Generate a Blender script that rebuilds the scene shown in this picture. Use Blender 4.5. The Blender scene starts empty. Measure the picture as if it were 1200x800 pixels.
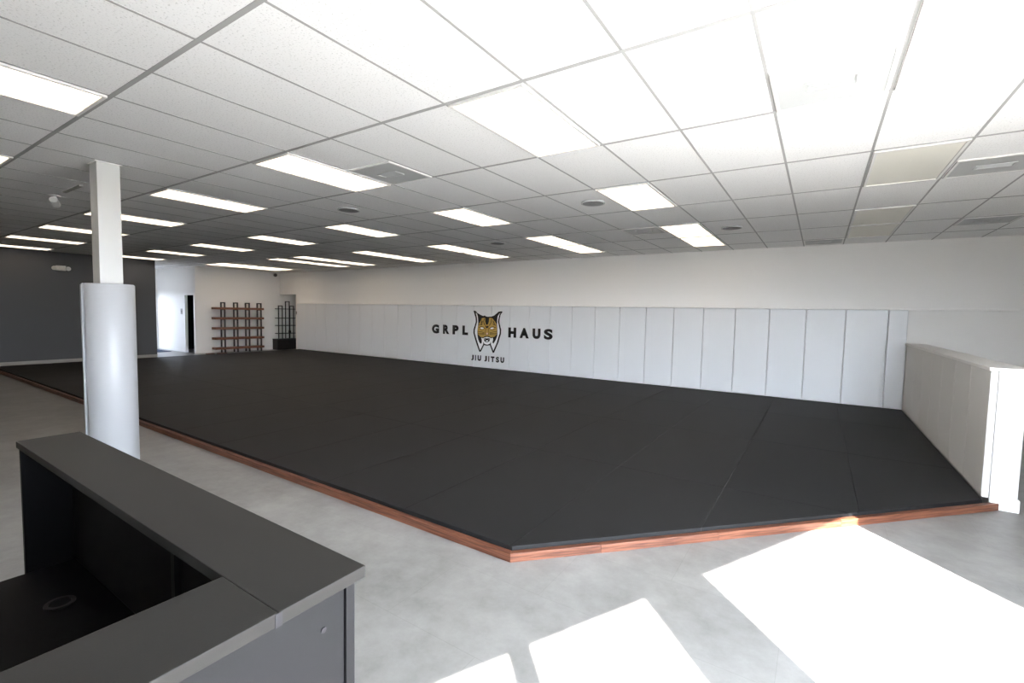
import bpy, bmesh, math, random
from mathutils import Vector, Matrix
random.seed(7)
D = bpy.data
sc = bpy.context.scene
COL = sc.collection

# ------------------------------------------------------------------ camera
EYE = 1.635
F = 549.2                        # focal length in pixels of the 1200 px wide frame
RIGHT = Vector((0.83581696, 0.54863427, 0.02025970))
UP = Vector((-0.05058321, 0.04021066, 0.99791004))
FWD = Vector((-0.54667297, 0.83509493, -0.06136043))
cam_d = D.cameras.new('camera')
cam_d.sensor_width = 36.0
cam_d.lens = 36.0 * F / 1200.0
cam_d.clip_start = 0.02
cam_d.clip_end = 300
cam = D.objects.new('camera', cam_d)
COL.objects.link(cam)
M = Matrix((RIGHT, UP, -FWD)).transposed().to_4x4()
M.translation = Vector((0, 0, EYE))
cam.matrix_world = M
sc.camera = cam

# measured room (metres, floor z = 0)
CEIL = 2.996
WALL_Y = 10.55                   # wall behind the logo pads
PAD_Y = 10.50                    # face of the logo pads
MAT_Z = 0.085
OX, OY = -2.1507, 1.1953         # ceiling grid origin
TU, TV = 0.6096, 1.2192
HALF_X = 1.276                   # face of the pads on the half wall
DARK_X = -17.1
SHELF_X = -17.95
CORR_Y = 7.53


def at(px, py, axis, val):
    """photo pixel -> point on the plane axis = val (used for measured marks on walls)"""
    d = RIGHT * ((px - 600) / F) + UP * (-(py - 400) / F) + FWD
    o = Vector((0, 0, EYE))
    k = (val - o[axis]) / d[axis]
    return o + d * k


# ------------------------------------------------------------------ materials
def mat(name, col, rough=0.5, spec=0.5, metal=0.0, noise=0.0, nscale=8.0, bump=0.0, bscale=60.0, emit=None, estr=0.0, coat=0.0):
    m = D.materials.new(name)
    m.use_nodes = True
    nt = m.node_tree
    b = nt.nodes['Principled BSDF']
    b.inputs['Base Color'].default_value = (*col, 1)
    b.inputs['Roughness'].default_value = rough
    b.inputs['Specular IOR Level'].default_value = spec
    b.inputs['Metallic'].default_value = metal
    b.inputs['Coat Weight'].default_value = coat
    if emit:
        b.inputs['Emission Color'].default_value = (*emit, 1)
        b.inputs['Emission Strength'].default_value = estr
    tc = nt.nodes.new('ShaderNodeTexCoord')
    if noise:
        n = nt.nodes.new('ShaderNodeTexNoise')
        n.inputs['Scale'].default_value = nscale
        n.inputs['Detail'].default_value = 5
        nt.links.new(tc.outputs['Object'], n.inputs['Vector'])
        r = nt.nodes.new('ShaderNodeValToRGB')
        r.color_ramp.elements[0].position = 0.3
        r.color_ramp.elements[1].position = 0.7
        r.color_ramp.elements[0].color = (*[c * (1 - noise) for c in col], 1)
        r.color_ramp.elements[1].color = (*[min(1, c * (1 + noise)) for c in col], 1)
        nt.links.new(n.outputs['Fac'], r.inputs['Fac'])
        nt.links.new(r.outputs['Color'], b.inputs['Base Color'])
    if bump:
        n2 = nt.nodes.new('ShaderNodeTexNoise')
        n2.inputs['Scale'].default_value = bscale
        n2.inputs['Detail'].default_value = 4
        nt.links.new(tc.outputs['Object'], n2.inputs['Vector'])
        bp = nt.nodes.new('ShaderNodeBump')
        bp.inputs['Strength'].default_value = bump
        bp.inputs['Distance'].default_value = 0.01
        nt.links.new(n2.outputs['Fac'], bp.inputs['Height'])
        nt.links.new(bp.outputs['Normal'], b.inputs['Normal'])
    return m


def floor_mat():
    m = mat('polished_concrete_tile', (0.42, 0.42, 0.41), 0.34, 0.5)
    nt = m.node_tree
    b = nt.nodes['Principled BSDF']
    tc = nt.nodes.new('ShaderNodeTexCoord')
    n1 = nt.nodes.new('ShaderNodeTexNoise'); n1.inputs['Scale'].default_value = 0.9; n1.inputs['Detail'].default_value = 8; n1.inputs['Roughness'].default_value = 0.62
    n2 = nt.nodes.new('ShaderNodeTexNoise'); n2.inputs['Scale'].default_value = 5.0; n2.inputs['Detail'].default_value = 9; n2.inputs['Roughness'].default_value = 0.7
    nt.links.new(tc.outputs['Object'], n1.inputs['Vector'])
    nt.links.new(tc.outputs['Object'], n2.inputs['Vector'])
    mx = nt.nodes.new('ShaderNodeMath'); mx.operation = 'ADD'
    nt.links.new(n1.outputs['Fac'], mx.inputs[0]); nt.links.new(n2.outputs['Fac'], mx.inputs[1])
    hf = nt.nodes.new('ShaderNodeMath'); hf.operation = 'MULTIPLY'; hf.inputs[1].default_value = 0.5
    nt.links.new(mx.outputs[0], hf.inputs[0])
    r = nt.nodes.new('ShaderNodeValToRGB')
    e = r.color_ramp.elements
    e[0].position = 0.34; e[0].color = (0.165, 0.162, 0.157, 1)
    e[1].position = 0.64; e[1].color = (0.30, 0.296, 0.288, 1)
    nt.links.new(hf.outputs[0], r.inputs['Fac'])
    br = nt.nodes.new('ShaderNodeTexBrick')                     # tile joints, one tile slightly darker than the next
    br.inputs['Scale'].default_value = 1.0
    br.inputs['Brick Width'].default_value = 1.2
    br.inputs['Row Height'].default_value = 0.6
    br.inputs['Mortar Size'].default_value = 0.0016
    br.inputs['Color1'].default_value = (1, 1, 1, 1)
    br.inputs['Color2'].default_value = (0.93, 0.93, 0.93, 1)
    br.inputs['Mortar'].default_value = (0.8, 0.8, 0.8, 1)
    nt.links.new(tc.outputs['Object'], br.inputs['Vector'])
    mm = nt.nodes.new('ShaderNodeMix'); mm.data_type = 'RGBA'; mm.blend_type = 'MULTIPLY'
    mm.inputs[0].default_value = 1.0
    nt.links.new(r.outputs['Color'], mm.inputs[6]); nt.links.new(br.outputs['Color'], mm.inputs[7])
    nt.links.new(mm.outputs[2], b.inputs['Base Color'])
    return m


def wood_mat(name, c0, c1):
    m = mat(name, c1, 0.42, 0.4)
    nt = m.node_tree
    b = nt.nodes['Principled BSDF']
    tc = nt.nodes.new('ShaderNodeTexCoord')
    mp = nt.nodes.new('ShaderNodeMapping')
    mp.inputs['Scale'].default_value = (1.2, 30, 30)
    n = nt.nodes.new('ShaderNodeTexNoise'); n.inputs['Scale'].default_value = 2.2; n.inputs['Detail'].default_value = 7; n.inputs['Distortion'].default_value = 0.8
    nt.links.new(tc.outputs['Object'], mp.inputs['Vector']); nt.links.new(mp.outputs['Vector'], n.inputs['Vector'])
    r = nt.nodes.new('ShaderNodeValToRGB')
    r.color_ramp.elements[0].position = 0.35; r.color_ramp.elements[0].color = (*c0, 1)
    r.color_ramp.elements[1].position = 0.65; r.color_ramp.elements[1].color = (*c1, 1)
    nt.links.new(n.outputs['Fac'], r.inputs['Fac'])
    nt.links.new(r.outputs['Color'], b.inputs['Base Color'])
    return m


def tile_mat():
    m = mat('acoustic_tile', (0.80, 0.80, 0.79), 0.9, 0.2)
    nt = m.node_tree
    b = nt.nodes['Principled BSDF']
    tc = nt.nodes.new('ShaderNodeTexCoord')
    v = nt.nodes.new('ShaderNodeTexNoise'); v.inputs['Scale'].default_value = 85; v.inputs['Detail'].default_value = 3
    nt.links.new(tc.outputs['Object'], v.inputs['Vector'])
    r = nt.nodes.new('ShaderNodeValToRGB')
    r.color_ramp.elements[0].position = 0.30; r.color_ramp.elements[0].color = (0.62, 0.62, 0.61, 1)
    r.color_ramp.elements[1].position = 0.42; r.color_ramp.elements[1].color = (0.88, 0.88, 0.875, 1)
    nt.links.new(v.outputs['Fac'], r.inputs['Fac'])
    nt.links.new(r.outputs['Color'], b.inputs['Base Color'])
    bp = nt.nodes.new('ShaderNodeBump'); bp.inputs['Strength'].default_value = 0.15; bp.inputs['Distance'].default_value = 0.004
    nt.links.new(v.outputs['Fac'], bp.inputs['Height']); nt.links.new(bp.outputs['Normal'], b.inputs['Normal'])
    return m


def glass_mat(name='window_glass', tint=(0.95, 0.95, 0.95)):
    m = D.materials.new(name)
    m.use_nodes = True
    nt = m.node_tree
    nt.nodes.clear()
    o = nt.nodes.new('ShaderNodeOutputMaterial')
    t = nt.nodes.new('ShaderNodeBsdfTransparent'); t.inputs['Color'].default_value = (*tint, 1)
    g = nt.nodes.new('ShaderNodeBsdfGlossy'); g.inputs['Roughness'].default_value = 0.02
    mx = nt.nodes.new('ShaderNodeMixShader'); mx.inputs[0].default_value = 0.07
    nt.links.new(t.outputs[0], mx.inputs[1]); nt.links.new(g.outputs[0], mx.inputs[2]); nt.links.new(mx.outputs[0], o.inputs['Surface'])
    return m


M_WALL = mat('white_wall_paint', (0.87, 0.86, 0.84), 0.6, 0.3, bump=0.03, bscale=120)
M_HALF = mat('dimmed_wall_paint', (0.60, 0.60, 0.59), 0.6, 0.3)  # white wall paint, greyed to offset the strong window light on it
M_DARKWALL = mat('charcoal_wall_paint', (0.085, 0.088, 0.095), 0.6, 0.3, bump=0.03, bscale=120)
M_TRIM = mat('white_trim_paint', (0.90, 0.89, 0.87), 0.4, 0.4)
M_GREYTRIM = mat('grey_trim_paint', (0.36, 0.35, 0.33), 0.5, 0.4)
M_TILE = tile_mat()
M_GRID = mat('shaded_grid_metal', (0.34, 0.34, 0.335), 0.5, 0.4)  # white tees greyed, their shadow lines put into the colour
M_FLOOR = floor_mat()
M_PAVE = mat('bounce_paving', (0.72, 0.71, 0.69), 0.9, 0.2, noise=0.1, nscale=2)
M_MAT = mat('black_vinyl_mat', (0.0080, 0.0082, 0.0090), 0.64, 0.25, noise=0.08, nscale=2.0, bump=0.08, bscale=350)
M_PAD = mat('white_vinyl_pad', (0.76, 0.78, 0.80), 0.42, 0.5, bump=0.04, bscale=4)
M_GREYPAD = mat('pale_grey_vinyl_pad', (0.76, 0.75, 0.73), 0.45, 0.5, bump=0.04, bscale=4)
M_WOOD = wood_mat('stained_border_wood', (0.062, 0.019, 0.010), (0.19, 0.075, 0.042))
M_SHELFWOOD = wood_mat('brown_shelf_wood', (0.10, 0.036, 0.018), (0.22, 0.085, 0.045))
M_BLACK = mat('black_steel', (0.012, 0.012, 0.013), 0.45, 0.5)
M_BLACKBOX = mat('black_cabinet_laminate', (0.010, 0.010, 0.011), 0.5, 0.4)
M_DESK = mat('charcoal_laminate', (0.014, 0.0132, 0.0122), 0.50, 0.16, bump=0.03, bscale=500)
M_DESKSIDE = mat('dimmed_laminate', (0.0075, 0.0076, 0.0085), 0.55, 0.13, bump=0.03, bscale=500)  # same laminate as the counter, darkened to offset the window light
M_DESKIN = mat('shaded_laminate', (0.002, 0.002, 0.0025), 0.6, 0.08)  # desk laminate blackened, the shade inside the desk put into its colour
M_EDGE = mat('pale_edge_band', (0.015, 0.015, 0.017), 0.5, 0.2)
M_FIX = mat('white_fixture_steel', (0.74, 0.73, 0.71), 0.4, 0.4)
M_LENS = mat('lit_diffuser', (0.85, 0.83, 0.78), 0.5, 0.3, emit=(1.0, 0.83, 0.64), estr=2.1)
M_LENSOFF = mat('yellowed_diffuser', (0.80, 0.78, 0.70), 0.35, 0.4)
M_VENT = mat('grey_vent_steel', (0.47, 0.48, 0.48), 0.5, 0.4)
M_VENTDARK = mat('vent_slot', (0.10, 0.10, 0.10), 0.7, 0.3)
M_SPK = mat('speaker_grille', (0.22, 0.22, 0.22), 0.7, 0.3, noise=0.25, nscale=300)
M_PLASTIC = mat('white_plastic', (0.75, 0.75, 0.73), 0.4, 0.4)
M_GREYPL = mat('grey_plastic', (0.12, 0.12, 0.12), 0.4, 0.4)
M_LAMP = mat('lamp_head_lens', (0.6, 0.6, 0.58), 0.25, 0.5)
M_COLUMN = mat('column_paint', (0.62, 0.62, 0.60), 0.5, 0.4)
M_COLPAD = mat('column_pad_vinyl', (0.41, 0.42, 0.435), 0.38, 0.5)
M_INK = mat('black_logo_ink', (0.008, 0.008, 0.009), 0.5, 0.3)
M_WHITEINK = mat('white_logo_ink', (0.88, 0.89, 0.91), 0.5, 0.3)
M_GOLD = mat('gold_logo_ink', (0.47, 0.30, 0.07), 0.5, 0.3)
M_BROWNINK = mat('brown_logo_ink', (0.20, 0.11, 0.03), 0.5, 0.3)
M_PINK = mat('pale_pink_logo_ink', (0.72, 0.50, 0.42), 0.5, 0.3)
M_GLASS = glass_mat()
M_TINT = glass_mat('dimmed_door_glass', (0.52, 0.53, 0.55))  # tint added to cut the daylight reaching the corridor
M_RUG = mat('blue_entrance_mat', (0.025, 0.04, 0.085), 0.9, 0.2, noise=0.2, nscale=60)
M_UNLIT = mat('unlit_room_black', (0.012, 0.012, 0.012), 0.8, 0.2)  # black colour stands in for the lack of light in the room


# ------------------------------------------------------------------ mesh helpers
class MB:
    def __init__(self):
        self.bm = bmesh.new()

    def box(self, x0, x1, y0, y1, z0, z1, bev=0.0):
        b = bmesh.new()
        bmesh.ops.create_cube(b, size=1)
        bmesh.ops.scale(b, vec=(x1 - x0, y1 - y0, z1 - z0), verts=b.verts)
        bmesh.ops.translate(b, vec=((x0 + x1) / 2, (y0 + y1) / 2, (z0 + z1) / 2), verts=b.verts)
        if bev:
            bmesh.ops.bevel(b, geom=b.edges[:], offset=bev, segments=2, affect='EDGES', profile=0.6)
        return self._add(b)

    def prism(self, poly, z0, z1, bev=0.0, mtx=None):
        """poly (x, y) extruded z0..z1; bev rounds the upper edge; mtx maps local to world"""
        b = bmesh.new()
        n = len(poly)
        if bev:
            cx = sum(p[0] for p in poly) / n; cy = sum(p[1] for p in poly) / n
            area = sum(poly[i][0] * poly[(i + 1) % n][1] - poly[(i + 1) % n][0] * poly[i][1] for i in range(n))
            pts = poly if area > 0 else poly[::-1]
            rings = [(0, z0)]
            for k in range(4):
                a = k / 3 * math.pi / 2
                rings.append((bev * (1 - math.cos(a)), z1 - bev * (1 - math.sin(a))))
            vs = []
            for off, z in rings:
                row = []
                for i in range(n):
                    p0, p1, p2 = Vector(pts[i - 1]), Vector(pts[i]), Vector(pts[(i + 1) % n])
                    e1 = (p1 - p0).normalized(); e2 = (p2 - p1).normalized()
                    n1 = Vector((-e1.y, e1.x)); n2 = Vector((-e2.y, e2.x))
                    nn = (n1 + n2); nn = nn / max(1e-6, nn.dot(n1)) if nn.length > 1e-6 else n1
                    q = p1 + nn * off
                    row.append(b.verts.new((q.x, q.y, z)))
                vs.append(row)
            for a, c in zip(vs, vs[1:]):
                for i in range(n):
                    b.faces.new((a[i], a[(i + 1) % n], c[(i + 1) % n], c[i]))
            b.faces.new(vs[-1]); b.faces.new(vs[0][::-1])
        else:
            lo = [b.verts.new((x, y, z0)) for x, y in poly]
            hi = [b.verts.new((x, y, z1)) for x, y in poly]
            for i in range(n):
                b.faces.new((lo[i], lo[(i + 1) % n], hi[(i + 1) % n], hi[i]))
            b.faces.new(hi); b.faces.new(lo[::-1])
            bmesh.ops.recalc_face_normals(b, faces=b.faces[:])
            bmesh.ops.triangulate(b, faces=[f for f in b.faces if len(f.verts) > 4])
        if mtx:
            bmesh.ops.transform(b, matrix=mtx, verts=b.verts)
        return self._add(b)

    def cyl(self, p0, p1, r0, r1=None, seg=24, bev=0.0):
        r1 = r0 if r1 is None else r1
        p0 = Vector(p0); p1 = Vector(p1)
        d = p1 - p0
        b = bmesh.new()
        bmesh.ops.create_cone(b, cap_ends=True, segments=seg, radius1=r0, radius2=r1, depth=d.length)
        if bev:
            ed = [e for e in b.edges if len(e.link_faces) == 2 and any(len(f.verts) > 4 for f in e.link_faces)]
            bmesh.ops.bevel(b, geom=ed, offset=bev, segments=3, affect='EDGES', profile=0.5)
        q = Vector((0, 0, 1)).rotation_difference(d.normalized())
        bmesh.ops.transform(b, matrix=Matrix.Translation((p0 + p1) / 2) @ q.to_matrix().to_4x4(), verts=b.verts)
        return self._add(b)

    def ball(self, c, r, sx=1, sy=1, sz=1):
        b = bmesh.new()
        bmesh.ops.create_uvsphere(b, u_segments=20, v_segments=12, radius=r)
        bmesh.ops.scale(b, vec=(sx, sy, sz), verts=b.verts)
        bmesh.ops.translate(b, vec=c, verts=b.verts)
        return self._add(b)

    def _add(self, b):
        me = D.meshes.new('tmp')
        b.to_mesh(me); b.free()
        self.bm.from_mesh(me)
        D.meshes.remove(me)
        return self

    def build(self, name, m, parent=None, smooth=False, origin=None):
        me = D.meshes.new(name)
        o = origin
        if o is None:
            if parent is None and len(self.bm.verts):
                xs = [v.co for v in self.bm.verts]
                o = Vector(((min(v.x for v in xs) + max(v.x for v in xs)) / 2, (min(v.y for v in xs) + max(v.y for v in xs)) / 2, min(v.z for v in xs)))
            else:
                o = Vector((0, 0, 0))
        o = Vector(o)
        if parent is None:
            bmesh.ops.translate(self.bm, vec=-o, verts=self.bm.verts)
        self.bm.to_mesh(me); self.bm.free()
        me.materials.append(m)
        if smooth:
            for p in me.polygons:
                p.use_smooth = True
            me.set_sharp_from_angle(angle=math.radians(40))
        ob = D.objects.new(name, me)
        COL.objects.link(ob)
        if parent is None:
            ob.location = o
        else:
            ob.parent = parent
        return ob


def tag(o, label=None, cat=None, group=None, kind=None):
    if label: o['label'] = label
    if cat: o['category'] = cat
    if group: o['group'] = group
    if kind: o['kind'] = kind
    return o


def thing(name, loc, label, cat, group=None):
    """an Empty at the thing's base; its parts are modelled relative to it"""
    o = D.objects.new(name, None)
    o.empty_display_size = 0.1
    COL.objects.link(o)
    o.location = loc
    return tag(o, label, cat, group)


def struct(name, mb, m, **k):
    return tag(mb.build(name, m, **k), kind='structure')


def copy_tree(root, loc, label, group=None):
    r = root.copy(); COL.objects.link(r); r.location = loc; r['label'] = label
    if group: r['group'] = group
    for ch in list(root.children):
        c = ch.copy(); COL.objects.link(c); c.parent = r
        for g in list(ch.children):
            d = g.copy(); COL.objects.link(d); d.parent = c
    return r


ORD = ['', 'first', 'second', 'third', 'fourth', 'fifth', 'sixth', 'seventh', 'eighth', 'ninth', 'tenth', 'eleventh', 'twelfth',
       'thirteenth', 'fourteenth', 'fifteenth', 'sixteenth', 'seventeenth', 'eighteenth', 'nineteenth', 'twentieth',
       'twenty-first', 'twenty-second', 'twenty-third', 'twenty-fourth', 'twenty-fifth', 'twenty-sixth', 'twenty-seventh',
       'twenty-eighth', 'twenty-ninth', 'thirtieth']

# ------------------------------------------------------------------ the shell

# storefront line: the sunlit floor patches give its direction and the sun its distance
SDIR = Vector((0.443, 0.8965)).normalized()
SUN_H = Vector((-0.69, 0.724)).normalized()      # horizontal travel of the sunlight
SUN_EL = math.radians(45)
HEAD = 2.45
P1 = Vector((0.164, 4.766))                        # far corner of the biggest patch on the floor
W1 = P1 - SUN_H * (HEAD / math.tan(SUN_EL))
SN = Vector((SDIR.y, -SDIR.x))                   # outward normal


def sf(t, n=0.0):
    p = W1 - SDIR * t + SN * n
    return (p.x, p.y)


def sbox(mb, t0, t1, z0, z1, n0=0.0, n1=0.12):
    mb.prism([sf(t0, n0), sf(t1, n0), sf(t1, n1), sf(t0, n1)], z0, z1)
    return mb


TEND = 6.1
qa, qb = sf(TEND, 0.12), sf(-2.4, 0.12)
struct('floor', MB().prism([(-21.3, -2.8), (qa[0], -2.8), qa, qb, (qb[0] + 0.1, 12.2), (-21.3, 12.2)], -0.08, 0.0), M_FLOOR)
w = MB()
sbox(w, -2.4, TEND, HEAD, CEIL + 0.05)
sbox(w, -2.4, 0.0, 0, HEAD)
sbox(w, 1.83, 2.261, 0, HEAD)
sbox(w, 3.143, 3.174, 0, HEAD)
sbox(w, 3.70, TEND, 0, HEAD)
struct('wall_right', w, M_WALL)
for k, (a, b, z0) in enumerate([(0.0, 1.83, 0.0)]):
    f = MB()
    sbox(f, a, a + 0.03, z0, HEAD, 0.03, 0.09); sbox(f, b - 0.03, b, z0, HEAD, 0.03, 0.09)
    sbox(f, a + 0.03, b - 0.03, z0, z0 + 0.05, 0.03, 0.09); sbox(f, a + 0.03, b - 0.03, HEAD - 0.03, HEAD, 0.03, 0.09)
    wf = struct('window_1', f, M_GREYPL)
    g = sbox(MB(), a + 0.03, b - 0.03, z0 + 0.05, HEAD - 0.03, 0.055, 0.061).build('pane', M_GLASS, wf)
    g.location = -wf.location
for n, (a, b) in enumerate([(2.261, 3.143), (3.174, 3.70)]):
    f = MB()
    sbox(f, a, a + 0.04, 0, HEAD, 0.03, 0.08); sbox(f, b - 0.04, b, 0, HEAD, 0.03, 0.08)
    sbox(f, a + 0.04, b - 0.04, 0.0, 0.1, 0.03, 0.08); sbox(f, a + 0.04, b - 0.04, HEAD - 0.04, HEAD, 0.03, 0.08)
    df = struct('door_%d' % (n + 1), f, M_GREYPL)
    g = sbox(MB(), a + 0.04, b - 0.04, 0.1, HEAD - 0.04, 0.05, 0.056).build('pane', M_GLASS, df)
    g.location = -df.location
    h = sbox(MB(), (b - 0.12) if n == 0 else (a + 0.09), (b - 0.09) if n == 0 else (a + 0.12), 0.9, 1.3, -0.03, 0.0).build('door_handle', M_BLACK, df)
    h.location = -df.location
struct('ground', MB().box(-60, 60, -60, 60, -0.2, -0.1), M_PAVE)  # unseen, added and kept pale to bounce daylight up to the ceiling

# wall behind the desk side of the room (behind the camera)
e1 = sf(TEND)
struct('wall_front', MB().box(DARK_X - 0.2, e1[0] + 0.3, -2.75, -2.6, 0, CEIL + 0.05), M_WALL)

# wall with the logo, its opening near the far corner
NX0, NX1, NZ = SHELF_X, -16.88, 2.165
w = MB()
w.box(NX1, 2.9, WALL_Y, WALL_Y + 0.18, 0, CEIL + 0.05)
w.box(SHELF_X, NX1, WALL_Y, WALL_Y + 0.18, NZ, CEIL + 0.05)
struct('wall_back', w, M_WALL)
struct('wall_passage', MB().box(NX1, NX1 + 0.15, WALL_Y + 0.18, 12.2, 0, CEIL + 0.05).box(SHELF_X - 0.15, NX1 + 0.15, 12.0, 12.2, 0, CEIL + 0.05), M_WALL)
# far wall with the shelves
struct('wall_shelf', MB().box(SHELF_X - 0.15, SHELF_X, CORR_Y, 12.0, 0, CEIL + 0.05), M_WALL)
struct('baseboard_shelf', MB().box(SHELF_X, SHELF_X + 0.014, CORR_Y, 10.2, 0, 0.09, 0.004), M_TRIM)
# dark wall at left
struct('wall_left', MB().box(DARK_X - 0.18, DARK_X, -2.6, 6.08, 0, CEIL + 0.05), M_DARKWALL)
struct('baseboard_left', MB().box(DARK_X, DARK_X + 0.014, -2.6, 6.08, 0.0, 0.13, 0.004), M_GREYTRIM)
# corridor beyond it
DX0, DX1, DZ = -18.72, -18.05, 2.02
w = MB()
w.box(-21.2, DX0, CORR_Y, CORR_Y + 0.07, 0, CEIL + 0.05)
w.box(DX0, DX1, CORR_Y, CORR_Y + 0.07, DZ, CEIL + 0.05)
w.box(DX1, SHELF_X - 0.15, CORR_Y, CORR_Y + 0.07, 0, CEIL + 0.05)
struct('wall_corridor', w, M_WALL)
struct('wall_corridor_side', MB().box(-21.2, DARK_X - 0.18, 5.9, 6.08, 0, CEIL + 0.05), M_WALL)
GY0, GY1, GZ = 6.2, 7.42, 2.06
struct('wall_corridor_end', MB().box(-21.2, -21.05, 6.08, GY0, 0, CEIL).box(-21.2, -21.05, GY1, CORR_Y, 0, CEIL).box(-21.2, -21.05, GY0, GY1, GZ, CEIL + 0.05), M_WALL)
f = MB()
f.box(-21.15, -21.08, GY0, GY0 + 0.07, 0, GZ).box(-21.15, -21.08, GY1 - 0.07, GY1, 0, GZ)
f.box(-21.15, -21.08, GY0 + 0.07, GY1 - 0.07, GZ - 0.07, GZ).box(-21.15, -21.08, GY0 + 0.07, GY1 - 0.07, 0, 0.12).box(-21.15, -21.08, GY0 + 0.07, GY1 - 0.07, 1.0, 1.06)
df = struct('door_3', f, M_BLACK)
g = MB().box(-21.12, -21.114, GY0 + 0.07, GY1 - 0.07, 0.12, GZ - 0.07).build('pane', M_TINT, df); g.location = -df.location
h = MB().box(-21.08, -21.04, GY1 - 0.22, GY1 - 0.19, 0.95, 1.15, 0.005).build('door_handle', M_BLACK, df); h.location = -df.location
# doorway to the unlit room, with its casing
c = MB()
c.box(DX0 - 0.07, DX0, CORR_Y - 0.02, CORR_Y, 0, DZ + 0.07).box(DX1, DX1 + 0.07, CORR_Y - 0.02, CORR_Y, 0, DZ + 0.07)
c.box(DX0, DX1, CORR_Y - 0.02, CORR_Y, DZ, DZ + 0.07)
struct('trim_1', c, M_TRIM)
struct('baseboard_corridor', MB().box(-21.0, DX0 - 0.07, CORR_Y - 0.014, CORR_Y, 0, 0.1, 0.004), M_TRIM)
r = MB()
r.box(-20.0, SHELF_X - 0.15, 9.6, 9.7, 0, CEIL).box(-20.1, -20.0, CORR_Y + 0.07, 9.7, 0, CEIL).box(SHELF_X - 0.17, SHELF_X - 0.15, CORR_Y + 0.07, 9.6, 0, CEIL)
struct('wall_storeroom', r, M_UNLIT)

# half wall at right with its ledge
HX0, HX1, HY0, HZ = HALF_X + 0.05, 1.50, 5.70, 1.215
struct('wall_half', MB().box(HX0, HX1, HY0, WALL_Y, 0, HZ), M_HALF)
struct('trim_2', MB().box(HALF_X - 0.02, HX1 + 0.03, HY0 - 0.03, PAD_Y, HZ, HZ + 0.03, 0.006), M_TRIM)
struct('baseboard_half', MB().box(HALF_X + 0.055, HX1 + 0.014, HY0 - 0.014, HY0, 0, 0.11, 0.004).box(HX1, HX1 + 0.014, HY0, 10.4, 0, 0.11, 0.004), M_TRIM)
q0 = sf(-2.4)
struct('wall_beyond', MB().box(q0[0], q0[0] + 0.15, q0[1] - 0.1, WALL_Y + 0.1, 0, CEIL + 0.05), M_WALL)
# strip above the logo pads
PADTOP = 1.817
struct('trim_3', MB().box(-16.70, 2.6, PAD_Y - 0.02, WALL_Y, PADTOP, PADTOP + 0.038, 0.005), M_TRIM)

# ------------------------------------------------------------------ ceiling
c = MB()
qa, qb = sf(TEND, 0.1), sf(-2.4, 0.1)
c.prism([(-21.3, -2.75), (qa[0], -2.75), qa, qb, (qb[0] + 0.1, 12.2), (-21.3, 12.2)], CEIL + 0.010, CEIL + 0.06)
ceiling = struct('ceiling', c, M_TILE)
g = MB()
for i in range(-31, 11):
    x = OX + TU * i
    y0 = max(-2.6, W1.y + (x - W1.x) / SDIR.x * SDIR.y)          # grid stops at the storefront line
    if x < qb[0]:
        g.box(x - 0.009, x + 0.009, y0, WALL_Y, CEIL + 0.0085, CEIL + 0.012)
for j in range(-4, 8):
    y = OY + TV * j
    x1 = min(qb[0], W1.x + (y - W1.y) / SDIR.y * SDIR.x)
    g.box(-21.0, x1, y - 0.014, y + 0.014, CEIL + 0.0075, CEIL + 0.012)
go = g.build('ceiling_grid', M_GRID, ceiling)
go.location = -ceiling.location

# ------------------------------------------------------------------ ceiling lights
FW, FL = TU - 0.028, TV - 0.03


def make_light(lens):
    t = thing('ceiling_light', (0, 0, 0), 'light', 'ceiling light')
    f = MB()
    hw, hl = FW / 2, FL / 2
    for a in ((-hw, -hw + 0.022, -hl, hl), (hw - 0.022, hw, -hl, hl), (-hw + 0.022, hw - 0.022, -hl, -hl + 0.022), (-hw + 0.022, hw - 0.022, hl - 0.022, hl)):
        f.box(*a, -0.006, 0.010, 0.002)
    f.build('frame', M_FIX, t)
    l = MB()
    l.box(-hw + 0.022, hw - 0.022, -hl + 0.022, hl - 0.022, 0.001, 0.008)
    l.build('diffuser', lens, t)
    return t


LIT = [(0, 1), (0, 3), (0, 5), (0, 6), (-4, -1), (-4, 1), (-4, 3), (-4, 5), (-4, 6), (-8, -1), (-8, 1), (-8, 3), (-8, 5), (-8, 6),
       (-12, 1), (-12, 3), (-12, 5), (-12, 6), (-16, 1), (-16, 3), (-16, 5), (-16, 6), (-20, 1), (-20, 3), (-18, 5), (-18, 6),
       (-24, 1), (-24, 3), (-23, 5), (-23, 6), (-24, 5), (-24, 6), (-32, 5)]
OFF = [(4, 1), (4, 3), (4, 5), (4, 6), (-22, 5), (-22, 6)]
ROW = {-1: 'row nearest the reception desk', 1: 'second row from the desk side', 3: 'middle row', 5: 'front half of the pairs along the logo wall',
       6: 'rear half of the pairs along the logo wall'}


def cell(u, v, du=1.0, dv=1.0):
    return (OX + TU * (u + du / 2), OY + TV * (v + dv / 2), CEIL)


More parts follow.
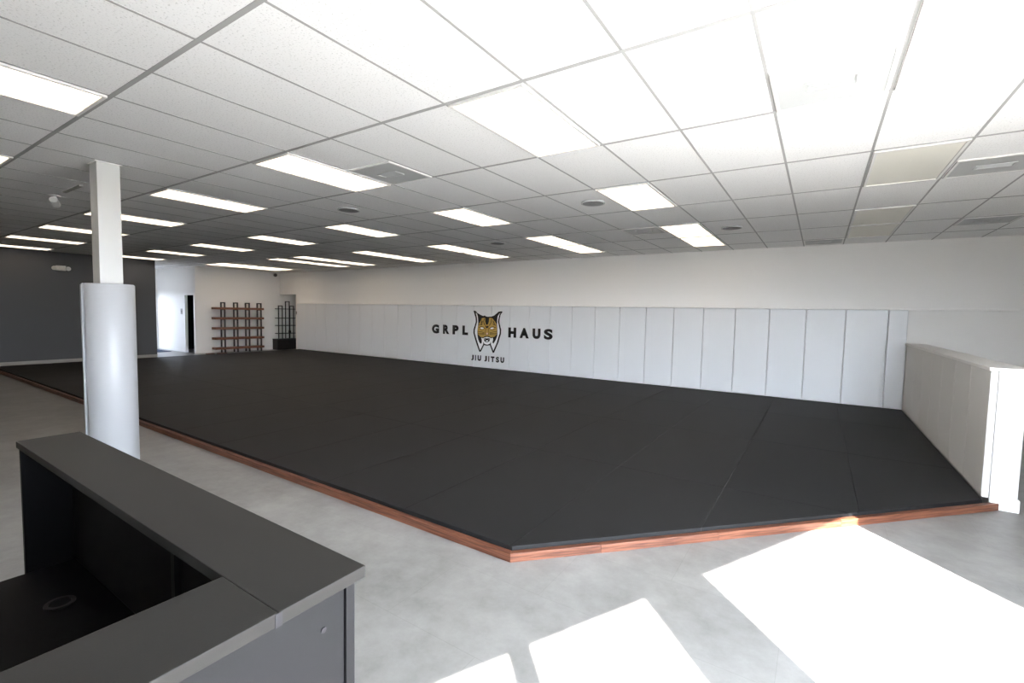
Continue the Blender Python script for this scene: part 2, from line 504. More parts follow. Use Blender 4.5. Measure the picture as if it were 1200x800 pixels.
proto = None
for v in (-1, 1, 3, 5, 6):
    us = sorted([u for u, vv in LIT if vv == v and u > -30], reverse=True)
    for k, u in enumerate(us):
        lab = 'lit ceiling light panel, %s from right, %s' % (ORD[k + 1], ROW[v])
        if proto is None:
            proto = make_light(M_LENS); proto.location = cell(u, v); proto['label'] = lab; proto['group'] = 'lit ceiling light panels'
        else:
            copy_tree(proto, cell(u, v), lab, 'lit ceiling light panels')
copy_tree(proto, cell(-32, 5), 'lit ceiling light panel in the corridor beyond the charcoal wall', 'lit ceiling light panels')
offp = None
OFFL = {(4, 1): 'large unlit yellowed ceiling light panel beside the grey vent at top right', (4, 3): 'unlit yellowed ceiling light panel in the right column, second from the front',
        (4, 5): 'unlit yellowed ceiling light panel in the right column, third from the front', (4, 6): 'unlit yellowed ceiling light panel in the right column, nearest the logo wall',
        (-22, 5): 'unlit grey ceiling panel beside the lit cluster at the far end, front one', (-22, 6): 'unlit grey ceiling panel beside the lit cluster at the far end, rear one'}
for u, v in OFF:
    if offp is None:
        offp = make_light(M_LENSOFF); offp.location = cell(u, v); offp['label'] = OFFL[(u, v)]; offp['group'] = 'unlit ceiling light panels'
    else:
        copy_tree(offp, cell(u, v), OFFL[(u, v)], 'unlit ceiling light panels')

# vents (half tiles), round speakers


def make_vent():
    t = thing('ceiling_vent', (0, 0, 0), 'vent', 'ceiling vent')
    h = 0.29
    f = MB()
    for a in ((-h, -h + 0.02, -h, h), (h - 0.02, h, -h, h), (-h + 0.02, h - 0.02, -h, -h + 0.02), (-h + 0.02, h - 0.02, h - 0.02, h)):
        f.box(*a, -0.004, 0.010, 0.002)
    f.build('frame', M_FIX, t)
    MB().box(-h + 0.02, h - 0.02, -h + 0.02, h - 0.02, 0.0, 0.008).build('face_plate', M_VENT, t)
    g = MB()
    for a in ((-0.13, 0.13, -0.06, -0.05), (-0.13, 0.13, 0.05, 0.06), (-0.13, -0.12, -0.05, 0.05), (0.12, 0.13, -0.05, 0.05)):
        g.box(*a, -0.006, 0.001)
    for k in range(4):
        g.box(-0.11, 0.11, -0.038 + k * 0.022, -0.030 + k * 0.022, -0.004, 0.001)
    g.build('slot_grille', M_VENT, t)
    return t


VENTS = [((3, 1.5), 'square grey ceiling vent at top right beside the large unlit light panel'),
         ((-3, 1.5), 'square grey ceiling vent touching the end of a lit light panel, left of centre'),
         ((5, 3.5), 'square grey ceiling vent above the half wall at the right edge'),
         ((6, 6.0), 'small grey ceiling vent beyond the half wall'),
         ((3, 7.0), 'grey ceiling vent against the top of the logo wall at right'),
         ((-1, 5.0), 'slotted grey ceiling vent left of the lit pair of panels near the logo wall')]
vp = None
for (u, v), lab in VENTS:
    if vp is None:
        vp = make_vent(); vp.location = cell(u, v, 1, 0.5); vp['label'] = lab; vp['group'] = 'ceiling vents'
    else:
        copy_tree(vp, cell(u, v, 1, 0.5), lab, 'ceiling vents')


def make_speaker():
    t = thing('ceiling_speaker', (0, 0, 0), 'speaker', 'ceiling speaker')
    b = MB()
    n = 32
    ro, ri = 0.145, 0.128
    for k in range(n):
        a0, a1 = 2 * math.pi * k / n, 2 * math.pi * (k + 1) / n
        b.prism([(ro * math.cos(a0), ro * math.sin(a0)), (ro * math.cos(a1), ro * math.sin(a1)), (ri * math.cos(a1), ri * math.sin(a1)), (ri * math.cos(a0), ri * math.sin(a0))], -0.008, 0.010)
    b.build('rim', M_VENT, t)
    MB().cyl((0, 0, -0.006), (0, 0, 0.009), 0.128, seg=32).build('grille', M_SPK, t)
    return t


SPK = [((-5.49, 4.22), 'round ceiling speaker between the lit panels left of centre'), ((-2.40, 5.42), 'round ceiling speaker left of the square lit panel, right of centre'),
       ((-1.20, 7.90), 'round ceiling speaker right of the lit pair of panels near the logo wall'), ((-5.40, 7.66), 'round ceiling speaker nearest the logo lettering, between two lit pairs')]
sp = None
for (x, y), lab in SPK:
    if sp is None:
        sp = make_speaker(); sp.location = (x, y, CEIL); sp['label'] = lab; sp['group'] = 'round ceiling speakers'
    else:
        copy_tree(sp, (x, y, CEIL), lab, 'round ceiling speakers')

# small white camera hanging from the ceiling left of the column
t = thing('ceiling_camera', (-8.17, 1.85, CEIL), 'small white security camera hanging under the ceiling left of the column', 'security camera')
MB().cyl((0, 0, -0.012), (0, 0, 0), 0.06, seg=28, bev=0.004).build('mount_plate', M_PLASTIC, t, smooth=True)
MB().cyl((0, 0, -0.06), (0, 0, -0.012), 0.022, seg=16).build('neck', M_PLASTIC, t, smooth=True)
b = MB().cyl((0.07, -0.03, -0.062), (-0.07, 0.03, -0.105), 0.042, seg=24, bev=0.008).build('camera_body', M_PLASTIC, t, smooth=True)
MB().cyl((-0.07, 0.03, -0.105), (-0.078, 0.0345, -0.1075), 0.03, seg=20).build('lens', M_GREYPL, b, smooth=True)
# short grey strip next to it, painted for the dark gap at a lifted tile
struct('trim_4', MB().box(OX + TU * -9.3, OX + TU * -8.3, 1.845, 1.88, CEIL - 0.006, CEIL + 0.012), M_GREYTRIM)

# camera in the far top corner
t = thing('corner_camera', (SHELF_X, 10.33, 2.86), 'small black security camera in the far corner above the wooden shelf', 'security camera')
MB().box(0.0, 0.02, -0.06, 0.06, 0.0, 0.12, 0.005).build('wall_bracket', M_PLASTIC, t)
b = MB().ball((0.09, -0.01, 0.05), 0.065).build('camera_dome', M_GREYPL, t, smooth=True)
MB().cyl((0.02, 0, 0.06), (0.06, -0.01, 0.055), 0.03, seg=16).build('arm', M_PLASTIC, t, smooth=True)

# emergency light on the dark wall
t = thing('emergency_light', (DARK_X - 0.002, 3.93, 2.515), 'white emergency light with two lamp heads high on the charcoal wall', 'emergency light')
MB().box(0.0, 0.07, -0.10, 0.10, 0.0, 0.13, 0.012).build('housing', M_PLASTIC, t)
for s in (-1, 1):
    h = MB().cyl((0.035, s * 0.135, 0.065), (0.10, s * 0.14, 0.055), 0.045, 0.055, seg=20, bev=0.006).build('lamp_head', M_PLASTIC, t, smooth=True)
    MB().cyl((0.10, s * 0.14, 0.055), (0.104, s * 0.1402, 0.0545), 0.045, seg=20).build('lens', M_LAMP, h, smooth=True)

# ------------------------------------------------------------------ light switches
t = thing('light_switch', (-19.02, CORR_Y, 1.34), 'small grey switch on the bright corridor wall left of the dark doorway', 'light switch')
MB().box(-0.06, 0.06, -0.012, 0.0, 0.0, 0.2, 0.004).build('switch_plate', M_GREYTRIM, t)
MB().box(-0.02, 0.02, -0.022, -0.012, 0.06, 0.14, 0.004).build('rocker', M_GREYPL, t)
t = thing('wall_thermostat', (-16.775, WALL_Y, 1.40), 'small grey thermostat on the white wall right of the black shelf', 'thermostat')
MB().box(-0.06, 0.06, -0.03, 0.0, 0.0, 0.12, 0.01).build('housing', M_GREYTRIM, t)
MB().box(-0.035, 0.035, -0.034, -0.03, 0.05, 0.1, 0.001).build('display', M_GREYPL, t)
b = MB().box(-20.95, -19.3, 6.35, 7.3, 0.0, 0.012, 0.004).build('entrance_mat', M_RUG)
tag(b, 'dark blue entrance mat on the corridor floor by the glass door', 'entrance mat')

# ------------------------------------------------------------------ wall pads
PB = 0.612


def pad_face(name, m, wdt, hgt, thick):
    """pad lying in local x (width), z (height), front at y = 0, back at y = thick"""
    b = MB().box(-wdt / 2, wdt / 2, 0, thick, 0, hgt, 0.012)
    return b


GAP = 0.006
xs = [HALF_X - 0.002, 1.005]
while xs[-1] - PB > -16.75:
    xs.append(xs[-1] - PB)
padz = MAT_Z + 0.002
proto_pad = None
for k in range(len(xs) - 1):
    a, b_ = xs[k + 1], xs[k]
    lab = 'white padded wall panel on the logo wall, %s from its right corner' % ORD[k + 1]
    if k == 0:
        o = pad_face('wall_pad', M_PAD, b_ - a - GAP, PADTOP - padz - 0.003, WALL_Y - PAD_Y).build('wall_pad', M_PAD, origin=(0, 0, 0))
        lab = 'narrow white padded wall panel on the logo wall, tucked into its right corner'
    elif proto_pad is None:
        o = proto_pad = pad_face('wall_pad', M_PAD, PB - GAP, PADTOP - padz - 0.003, WALL_Y - PAD_Y).build('wall_pad', M_PAD, origin=(0, 0, 0))
    else:
        o = proto_pad.copy(); COL.objects.link(o)
    o.location = ((a + b_) / 2, PAD_Y, padz)
    tag(o, lab, 'wall pad', 'white pads along the logo wall')
ys = [HY0 + 0.01]
while ys[-1] + 0.64 < 10.4:
    ys.append(ys[-1] + 0.64)
ys[-1] = PAD_Y - 0.004
proto_pad = None
for k in range(len(ys) - 1):
    y0, y1 = ys[k], ys[k + 1]
    if k == 0 or k == len(ys) - 2:
        o = MB().box(0, 0.05, -(y1 - y0 - GAP) / 2, (y1 - y0 - GAP) / 2, 0, HZ - padz - 0.003, 0.01).build('wall_pad', M_GREYPAD, origin=(0, 0, 0))
        if k == 0: proto_pad = o
    else:
        o = proto_pad.copy(); COL.objects.link(o)
    o.location = (HALF_X, (y0 + y1) / 2, padz)
    tag(o, 'grey padded panel on the low half wall, %s from its near end' % ORD[k + 1], 'wall pad', 'grey pads along the half wall')

# ------------------------------------------------------------------ black mats and their wooden border
CA, CB = Vector((-1.635, 2.548)), Vector((1.272, 5.634))
cd = (CB - CA).normalized()
cn = Vector((-cd.y, cd.x))             # towards the mat


def clip(poly):
    out = []
    for i in range(len(poly)):
        p, q = Vector(poly[i]), Vector(poly[(i + 1) % len(poly)])
        dp, dq = (p - CA).dot(cn), (q - CA).dot(cn)
        if dp >= 0: out.append(p)
        if dp * dq < 0:
            out.append(p + (q - p) * (dp / (dp - dq)))
    res = []
    for p in out:
        if not res or (p - res[-1]).length > 0.01: res.append(p)
    if len(res) > 2 and (res[0] - res[-1]).length < 0.01: res.pop()
    return res


MX = [HALF_X - 0.004, 0.342, -0.652]
while MX[-1] > -16.3:
    MX.append(MX[-1] - 0.996)
MXEND = MX[-1]
MY = [2.548, 4.575, 6.63, 8.67, PAD_Y - 0.004]
MROW = ['row along the front border', 'second row from the front border', 'second row from the logo wall', 'row along the logo wall']
g_ = 0.0009
for j in range(4):
    cnt = 0
    for i in range(len(MX) - 1):
        x1, x0 = MX[i], MX[i + 1]
        poly = clip([(x0 + g_, MY[j] + g_), (x1 - g_, MY[j] + g_), (x1 - g_, MY[j + 1] - g_), (x0 + g_, MY[j + 1] - g_)])
        if len(poly) < 3: continue
        cnt += 1
        o = MB().prism([(p.x, p.y) for p in poly], 0.0, MAT_Z, 0.004).build('floor_mat', M_MAT)
        corner = ' with a cut corner' if len(poly) != 4 else ''
        tag(o, 'black floor mat%s, %s from right, %s' % (corner, ORD[cnt], MROW[j]), 'floor mat', 'black training mats')

BH, BT = 0.058, 0.045


def board(p0, p1, lab, cut0=0.0, cut1=0.0):
    """border board from p0 to p1 with its inner edge on that line; cut = mitre lengthening of the outer edge"""
    p0 = Vector(p0); p1 = Vector(p1)
    d = (p1 - p0).normalized(); n = Vector((d.y, -d.x))
    L = (p1 - p0).length
    poly = [(0.0, 0.0), (-cut0, -BT), (L + cut1, -BT), (L, 0.0)]
    m = MB().prism(poly, 0.0, BH, 0.004)
    o = m.build('border_board', M_WOOD, origin=(0, 0, 0))
    o.location = (p0.x, p0.y, 0)
    o.rotation_euler = (0, 0, math.atan2(d.y, d.x))
    tag(o, lab, 'wooden board', 'wooden border boards around the mats')
    return o


mit = BT * math.tan(math.atan2(cd.y, cd.x) / 2)
yb = MY[0] - 0.002
LX = MXEND
cuts = [LX, -13.6, -9.95, -6.3, CA.x]
side = ['far left, touching the charcoal wall', 'third from the front corner', 'second from the front corner', 'ending at the front corner']
for k in range(4):
    board((cuts[k] + 0.001, yb), (cuts[k + 1] - 0.001 * (k < 3), yb), 'brown wooden border board on the long front side, %s' % side[k], 0, mit if k == 3 else 0)
cb = CA + Vector((0, -0.002))
L = (CB - CA).length + 0.13
seg = [0, 0.62, 1.55, 2.66, L]
nm = ['first from the front corner', 'second from the front corner', 'third from the front corner', 'ending at the half wall']
for k in range(4):
    a = cb + cd * (seg[k] + 0.001 * (k > 0)) - cn * 0.002 * (k > 0); b_ = cb + cd * (seg[k + 1] - 0.001) - cn * 0.002 * (k > 0)
    board(a, b_, 'brown wooden border board on the short angled side, %s' % nm[k], mit if k == 0 else 0, 0)
board((LX - 0.003, 10.48), (LX - 0.003, 8.3), 'brown wooden border board at the far end, in front of the wooden shelf')
board((LX - 0.003, 8.29), (LX - 0.003, 6.12), 'brown wooden border board at the far end, in front of the corridor')

# ------------------------------------------------------------------ column with its pad
px_, py_ = -5.885, 1.70
t = thing('padded_column', (px_, py_, 0), 'white square column with a rounded white pad around its lower half, behind the desk', 'column')
MB().box(-0.095, 0.095, -0.09, 0.09, 0, CEIL - 0.001, 0.004).build('post', M_COLUMN, t)
MB().box(-0.11, 0.11, -0.105, 0.105, CEIL - 0.012, CEIL - 0.002, 0.002).build('ceiling_collar', M_TRIM, t)
ga = math.atan2(-0.96, -0.28) + 0.42
b = MB()
ro, ri, N = 0.205, 0.15, 60
a0, a1 = ga + 0.10, ga + 2 * math.pi - 0.10
bm = bmesh.new()
prof = [(ri, 0.0), (ro - 0.01, 0.0), (ro, 0.012), (ro, 1.823), (ro - 0.01, 1.835), (ri, 1.835)]
rings = []
for k in range(N + 1):
    a = a0 + (a1 - a0) * k / N
    rings.append([bm.verts.new((r_ * math.cos(a), r_ * math.sin(a), z)) for r_, z in prof])
for A, B in zip(rings, rings[1:]):
    for i in range(len(prof)):
        bm.faces.new((A[i], B[i], B[(i + 1) % len(prof)], A[(i + 1) % len(prof)]))
bm.faces.new(rings[0]); bm.faces.new(rings[-1][::-1])
bmesh.ops.recalc_face_normals(bm, faces=bm.faces[:])
b.bm = bm
b.build('pad_wrap', M_COLPAD, t, smooth=True)
b = MB()
fa = ga - 0.17
for k in range(6):
    z = 0.02 + k * 0.3
    b.prism([(0.2055 * math.cos(fa), 0.2055 * math.sin(fa)), (0.214 * math.cos(fa), 0.214 * math.sin(fa)), (0.214 * math.cos(fa + 0.13), 0.214 * math.sin(fa + 0.13)), (0.2055 * math.cos(fa + 0.13), 0.2055 * math.sin(fa + 0.13))], z, z + 0.3)
b.build('seam_flap', M_COLPAD, t)

# ------------------------------------------------------------------ reception desk
TZ = 1.175
DXL, DXR, DYB, DYI, DXI, DYF = -2.215, -0.663, 0.545, 0.382, -0.832, -0.34
t = thing('reception_desk', (DXR, DYB, 0), 'charcoal corner reception desk with a raised counter, in the left foreground', 'reception desk')
OFFS = Vector((-DXR, -DYB, 0))


def dpart(mb, name, m, parent=t, smooth=False):
    bmesh.ops.translate(mb.bm, vec=OFFS, verts=mb.bm.verts)
    return mb.build(name, m, parent, smooth)


dpart(MB().box(DXL, DXR, DYI + 0.0006, DYB, TZ - 0.022, TZ, 0.0015), 'counter_top', M_DESK)
dpart(MB().box(DXI, DXR, DYF, DYI - 0.0006, TZ - 0.022, TZ, 0.0015), 'counter_top', M_DESK)
dpart(MB().box(DXR - 0.001, DXR + 0.0012, DYI - 0.005, DYI + 0.006, TZ - 0.0225, TZ - 0.001), 'edge_joint', M_EDGE)
dpart(MB().box(DXL + 0.02, DXR - 0.012, DYB - 0.032, DYB - 0.014, 0, TZ - 0.022, 0.001), 'front_panel', M_DESKSIDE)
e = dpart(MB().box(DXR - 0.034, DXR - 0.016, DYF + 0.01, DYB - 0.034, 0, TZ - 0.022, 0.001), 'end_panel', M_DESKSIDE)
dpart(MB().cyl((DXR - 0.016, DYB - 0.075, TZ - 0.085), (DXR - 0.0145, DYB - 0.075, TZ - 0.085), 0.005, seg=16), 'screw_cap', M_EDGE, e)
dpart(MB().box(DXL + 0.02, DXL + 0.038, DYI + 0.004, DYB - 0.033, 0, TZ - 0.022, 0.001), 'gable_panel', M_DESKIN)
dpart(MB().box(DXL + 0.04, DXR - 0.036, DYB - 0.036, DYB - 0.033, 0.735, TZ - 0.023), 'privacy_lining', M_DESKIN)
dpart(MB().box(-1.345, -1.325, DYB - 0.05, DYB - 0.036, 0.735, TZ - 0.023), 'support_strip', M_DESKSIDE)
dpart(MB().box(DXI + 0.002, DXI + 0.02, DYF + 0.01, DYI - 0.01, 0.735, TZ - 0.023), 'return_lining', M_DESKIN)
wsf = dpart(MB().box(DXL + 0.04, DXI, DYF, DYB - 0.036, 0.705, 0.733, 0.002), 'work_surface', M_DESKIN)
gb = MB()
for k in range(28):
    a0, a1 = 2 * math.pi * k / 28, 2 * math.pi * (k + 1) / 28
    gb.prism([(-1.87 + r_ * math.cos(a), 0.40 + r_ * math.sin(a)) for r_, a in ((0.036, a0), (0.036, a1), (0.026, a1), (0.026, a0))], 0.733, 0.738)
gr = dpart(gb, 'cable_grommet', M_DESK, wsf)
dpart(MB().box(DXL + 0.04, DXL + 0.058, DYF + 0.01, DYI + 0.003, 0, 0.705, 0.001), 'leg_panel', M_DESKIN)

# ------------------------------------------------------------------ wooden shelf
t = thing('wooden_shelf', (-17.75, 8.85, 0), 'wide open shelf of brown boards on black steel frames against the white wall', 'shelf')
XF, XB = 0.14, -0.16
for y in (8.32, 8.755, 9.175, 9.61):
    y -= 8.85
    f = MB()
    s = 0.020
    f.box(XF - 2 * s, XF, y - s, y + s, 0, 1.80, 0.002).box(XB, XB + 2 * s, y - s, y + s, 0, 1.80, 0.002)
    f.box(XB + 2 * s, XF - 2 * s, y - s, y + s, 1.80 - 2 * s, 1.80, 0.002)
    for z in (0.125, 0.475, 0.835, 1.19, 1.54):
        f.box(XB + 2 * s, XF - 2 * s, y - s, y + s, z - 0.02, z)
    f.build('frame', M_BLACK, t)
for z in (0.125, 0.475, 0.835, 1.19, 1.54):
    MB().box(XB + 0.042, XF + 0.02, -0.86, 0.855, z + 0.001, z + 0.078, 0.004).build('shelf_board', M_SHELFWOOD, t)
for k, (y0, y1, xx) in enumerate([(7.62, 7.86, -17.45), (7.95, 8.25, -17.40)]):
    o = MB().box(xx - 0.05, xx + 0.05, y0, y1, 0.0, 0.03, 0.003).build('loose_board', M_SHELFWOOD)
    tag(o, ['short loose brown board on the floor nearest the corridor', 'short loose brown board on the floor under the left end of the wooden shelf'][k], 'board', 'loose boards by the shelf')

# ------------------------------------------------------------------ black shelf on its cabinet
t = thing('storage_cabinet', (-17.75, 10.62, 0), 'low black cabinet under the black shelf in the far corner opening', 'cabinet')
MB().box(-0.18, 0.15, -0.40, 0.42, 0.0, 0.40, 0.006).build('body', M_BLACKBOX, t)
MB().box(-0.185, 0.175, -0.41, 0.43, 0.40, 0.425, 0.003).build('cabinet_top', M_BLACKBOX, t)
for s, y0, y1 in ((0, -0.395, 0.004), (1, 0.010, 0.415)):
    d = MB().box(0.15, 0.168, y0, y1, 0.03, 0.39, 0.003).build('door', M_BLACKBOX, t)
    MB().box(0.168, 0.18, (y1 - 0.04) if s == 0 else (y0 + 0.025), (y1 - 0.025) if s == 0 else (y0 + 0.04), 0.2, 0.3, 0.003).build('handle', M_BLACK, d)
t = thing('black_shelf', (-17.75, 10.62, 0.426), 'narrow black metal shelf standing on the black cabinet in the far corner', 'shelf')
B0 = 0.426
s = 0.014
for y, top, xf in ((-0.17, 1.73, 0.13), (0.12, 1.905, 0.13), (0.30, 1.73, 0.13)):
    f = MB()
    f.box(xf - 2 * s, xf, y - s, y + s, 0, top - B0, 0.002).box(-0.16, -0.16 + 2 * s, y - s, y + s, 0, top - B0, 0.002)
    f.box(-0.16 + 2 * s, xf - 2 * s, y - s, y + s, top - B0 - 2 * s, top - B0, 0.002)
    f.build('frame', M_BLACK, t)
for z in (0.645, 0.955, 1.245, 1.605):
    MB().box(-0.125, 0.12, -0.33, 0.38, z - B0 - 0.02, z - B0 + 0.004, 0.002).build('shelf_board', M_BLACK, t)
t = tag(MB().box(-17.80, -17.73, 10.80, 10.87, 0.6502, 0.74, 0.008).build('small_box', M_BLACKBOX), 'small black box on the lowest board of the black shelf', 'box')

# ------------------------------------------------------------------ logo on the pads
LZ = PAD_Y


def wall_pt(px, py):
    p = at(px, py, 1, PAD_Y)
    return (p.x, p.z)


logo = thing('wall_logo', (-7.72, PAD_Y, 0.9), 'black and gold bobcat emblem with black lettering printed on the white wall pads', 'logo')
LM = Matrix(((1, 0, 0, 7.72), (0, 0, 1, 0), (0, 1, 0, -0.9), (0, 0, 0, 1)))   # (x, z, depth) -> local


def cat_poly(pts, layer, name, m, parent):
    mb = MB()
    polys = pts if isinstance(pts[0][0], (list, tuple)) else [pts]
    for p in polys:
        w_ = [wall_pt(540 + x / 12.31, 355 + y / 12.31) for x, y in p]
        mb.prism(w_, -0.0008 * (layer + 1) - 0.0004, -0.0002, mtx=LM)
    return mb.build(name, m, parent)


def stroke(p, wd):
    """thin closed band along a polyline, in the same trace coordinates"""
    L_, R_ = [], []
    for i, a in enumerate(p):
        q = Vector(p[min(i + 1, len(p) - 1)]) - Vector(p[max(i - 1, 0)])
        q.normalize()
        n = Vector((-q.y, q.x)) * wd / 2
        L_.append((a[0] + n.x, a[1] + n.y)); R_.append((a[0] - n.x, a[1] - n.y))
    return L_ + R_[::-1]


head = cat_poly([(184, 108), (212, 112), (240, 142), (290, 172), (322, 186), (345, 178), (362, 190), (385, 197), (440, 195), (480, 180), (515, 152), (545, 124), (592, 118), (602, 130), (576, 165),
                 (564, 210), (556, 268), (566, 320), (582, 380), (580, 445), (562, 500), (542, 570), (512, 640), (482, 712), (464, 722), (440, 662), (420, 608), (380, 614), (336, 607),
                 (312, 655), (292, 697), (268, 704), (248, 650), (224, 580), (200, 500), (182, 432), (184, 380), (200, 330), (217, 270), (214, 215), (198, 160)], 0, 'bobcat_head', M_INK, logo)
cat_poly([[(216, 135), (236, 158), (246, 195), (250, 235), (252, 290), (246, 350), (240, 410), (242, 470), (250, 520), (268, 565), (286, 588), (300, 578), (304, 540), (296, 500), (318, 505), (326, 560), (322, 596), (300, 640), (280, 680), (262, 628), (240, 560), (216, 480), (202, 428), (204, 388), (218, 336), (236, 274), (234, 215)],
          [(572, 138), (552, 160), (534, 190), (526, 240), (524, 310), (528, 400), (528, 470), (505, 530), (472, 585), (456, 570), (466, 530), (462, 500), (440, 505), (436, 560), (436, 600), (452, 640), (470, 686), (494, 630), (520, 570), (542, 490), (560, 437), (562, 388), (548, 322), (536, 270), (546, 210), (558, 165)]],
         1, 'ruff', M_WHITEINK, head)
cat_poly([(300, 222), (318, 214), (340, 214), (352, 216), (352, 262), (362, 302), (378, 316), (394, 302), (406, 262), (408, 216), (432, 214), (462, 222), (478, 250), (496, 268), (514, 300), (520, 350), (522, 430), (514, 462),
          (482, 488), (430, 494), (404, 474), (378, 486), (350, 474), (326, 494), (286, 488), (250, 456), (244, 400), (250, 340), (262, 300), (280, 270), (292, 250)], 1, 'face', M_GOLD, head)
cat_poly([stroke([(312, 255), (296, 285), (300, 320)], 12), stroke([(340, 225), (330, 265), (338, 300), (352, 320)], 9), stroke([(446, 225), (438, 265), (430, 300), (410, 325)], 9), stroke([(470, 262), (482, 290), (478, 318)], 12),
          stroke([(262, 318), (284, 312), (300, 300)], 8), stroke([(508, 322), (490, 314), (476, 300)], 8),
          [(368, 204), (378, 204), (388, 222), (390, 262), (378, 284), (368, 262)], [(362, 320), (378, 338), (396, 320), (402, 344), (380, 362), (356, 344)],
          stroke([(262, 352), (290, 340), (326, 346), (346, 370)], 9), stroke([(268, 374), (300, 384), (332, 380)], 6), stroke([(412, 370), (436, 348), (470, 342), (506, 356)], 9), stroke([(428, 382), (462, 386), (500, 376)], 6),
          stroke([(248, 408), (300, 414), (340, 428)], 6), stroke([(246, 434), (296, 434), (342, 440)], 6), stroke([(252, 456), (300, 452), (346, 452)], 6),
          stroke([(518, 412), (466, 416), (420, 428)], 6), stroke([(520, 438), (466, 436), (418, 440)], 6), stroke([(514, 458), (466, 453), (414, 452)], 6),
          stroke([(356, 430), (362, 456), (378, 478), (396, 456), (402, 430)], 6)], 2, 'face_marking', M_INK, head)
cat_poly([stroke([(366, 345), (356, 400), (352, 430)], 8), stroke([(394, 345), (402, 400), (406, 430)], 8), stroke([(300, 240), (316, 270), (310, 310)], 7), stroke([(464, 246), (456, 275), (462, 310)], 7)], 2, 'face_shading', M_BROWNINK, head)
cat_poly([[(282, 358), (300, 350), (326, 354), (334, 368), (312, 376), (290, 372)], [(424, 368), (438, 354), (462, 352), (478, 362), (462, 374), (440, 376)]], 2, 'eye', M_WHITEINK, head)
cat_poly([(366, 434), (380, 426), (394, 434), (386, 456), (374, 456)], 2, 'nose', M_PINK, head)
cat_poly([(322, 506), (350, 494), (380, 490), (410, 494), (436, 506), (440, 550), (418, 588), (380, 600), (342, 588), (320, 550)], 1, 'muzzle', M_WHITEINK, head)
cat_poly([(334, 512), (352, 504), (378, 510), (404, 504), (422, 512), (416, 546), (400, 560), (376, 566), (354, 560), (340, 546)], 2, 'mouth', M_INK, head)
cat_poly([[(360, 540), (372, 532), (378, 546), (386, 532), (398, 540), (390, 554), (376, 558), (366, 554)], [(346, 516), (356, 514), (352, 530)], [(402, 514), (412, 516), (406, 530)]], 3, 'teeth', M_WHITEINK, head)


def glyph(ch, x0, x1, z0, z1):
    cu = D.curves.new('glyph', 'FONT')
    cu.body = ch
    cu.offset = 0.05 if ch in 'S' else 0.07
    cu.resolution_u = 6
    ob = D.objects.new('glyph', cu)
    COL.objects.link(ob)
    dg = bpy.context.evaluated_depsgraph_get()
    me = D.meshes.new_from_object(ob.evaluated_get(dg))
    COL.objects.unlink(ob); D.objects.remove(ob); D.curves.remove(cu)
    bm_ = bmesh.new(); bm_.from_mesh(me); D.meshes.remove(me)
    xsn = [v.co.x for v in bm_.verts]; ysn = [v.co.y for v in bm_.verts]
    ax, bx, ay, by = min(xsn), max(xsn), min(ysn), max(ysn)
    for v in bm_.verts:
        v.co = Vector((x0 + (v.co.x - ax) / (bx - ax) * (x1 - x0), -0.0009, z0 + (v.co.y - ay) / (by - ay) * (z1 - z0)))
        v.co -= Vector((-7.72, 0, 0.9))
    r_ = bmesh.ops.extrude_face_region(bm_, geom=bm_.faces[:])
    for e_ in r_['geom']:
        if isinstance(e_, bmesh.types.BMVert): e_.co.y += 0.0007
    bmesh.ops.recalc_face_normals(bm_, faces=bm_.faces[:])
    m = MB(); m.bm.free(); m.bm = bm_
    o = m.build('letter', M_INK, logo)
    o['label'] = 'black letter %s' % ch
    return o


Z0, Z1 = 0.968, 1.238
for ch, x0, x1 in (('G', -9.77, -9.48), ('R', -9.33, -9.08), ('P', -8.96, -8.73), ('L', -8.59, -8.38), ('H', -7.0, -6.745), ('A', -6.64, -6.35), ('U', -6.24, -6.0), ('S', -5.90, -5.645)):
    glyph(ch, x0, x1, Z0, Z1)
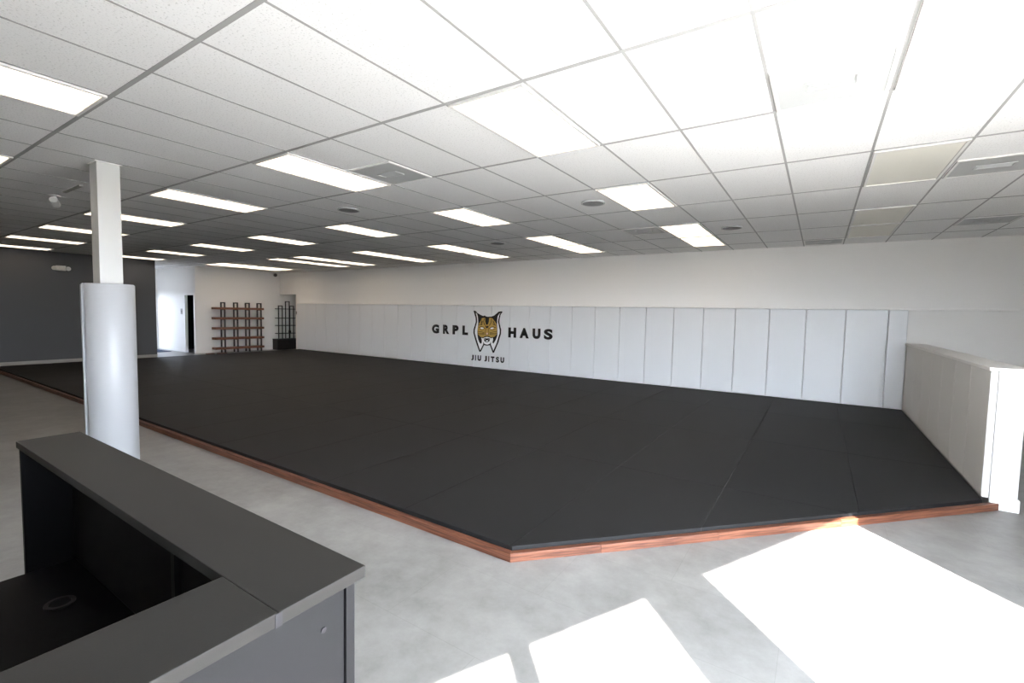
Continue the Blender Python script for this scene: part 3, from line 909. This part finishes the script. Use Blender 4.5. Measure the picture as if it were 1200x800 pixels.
# second line
JX = [415, 432, 441, 449, 463, 492, 517, 537, 546, 554, 571, 598, 605, 634, 644, 673]
for ch, a, b_ in (('J', 415, 434), ('I', 444, 452), ('U', 464, 492), ('J', 517, 537), ('I', 548, 556), ('T', 568, 596), ('S', 607, 633), ('U', 643, 672)):
    x0 = wall_pt(490 + a / 6.667, 420)[0]; x1 = wall_pt(490 + b_ / 6.667, 420)[0]
    glyph(ch, x0, x1, 0.262, 0.418)

# ------------------------------------------------------------------ daylight
w = D.worlds.new('world')
sc.world = w
w.use_nodes = True
bg = w.node_tree.nodes['Background']
bg.inputs['Color'].default_value = (0.80, 0.88, 1.0, 1)
nt = w.node_tree                                     # hazy daylight: bright towards the horizon, deeper overhead
tc = nt.nodes.new('ShaderNodeTexCoord')
sx = nt.nodes.new('ShaderNodeSeparateXYZ')
mr = nt.nodes.new('ShaderNodeMapRange')
mr.interpolation_type = 'SMOOTHSTEP'
mr.inputs['From Min'].default_value = 0.0
mr.inputs['From Max'].default_value = 0.75
mr.inputs['To Min'].default_value = 46.0
mr.inputs['To Max'].default_value = 9.0
nt.links.new(tc.outputs['Generated'], sx.inputs[0])
nt.links.new(sx.outputs['Z'], mr.inputs['Value'])
nt.links.new(mr.outputs['Result'], bg.inputs['Strength'])
s = D.lights.new('sun', 'SUN')
s.energy = 64.0
s.angle = math.radians(0.53)
s.color = (1.0, 0.95, 0.88)
so = D.objects.new('sun', s)
COL.objects.link(so)
d = Vector((SUN_H.x * math.cos(SUN_EL), SUN_H.y * math.cos(SUN_EL), -math.sin(SUN_EL)))
so.rotation_euler = d.to_track_quat('-Z', 'Y').to_euler()
so.location = (4, -3, 8)

# ------------------------------------------------------------------ render look
sc.view_settings.view_transform = 'Standard'
sc.view_settings.look = 'None'
sc.view_settings.exposure = 0.5
sc.view_settings.gamma = 1.0
sc.view_settings.use_curve_mapping = False
cy = sc.cycles
cy.max_bounces = 12
cy.diffuse_bounces = 8
cy.glossy_bounces = 4
cy.transparent_max_bounces = 8
cy.caustics_reflective = False
cy.caustics_refractive = False
cy.sample_clamp_indirect = 8.0
cy.use_denoising = True
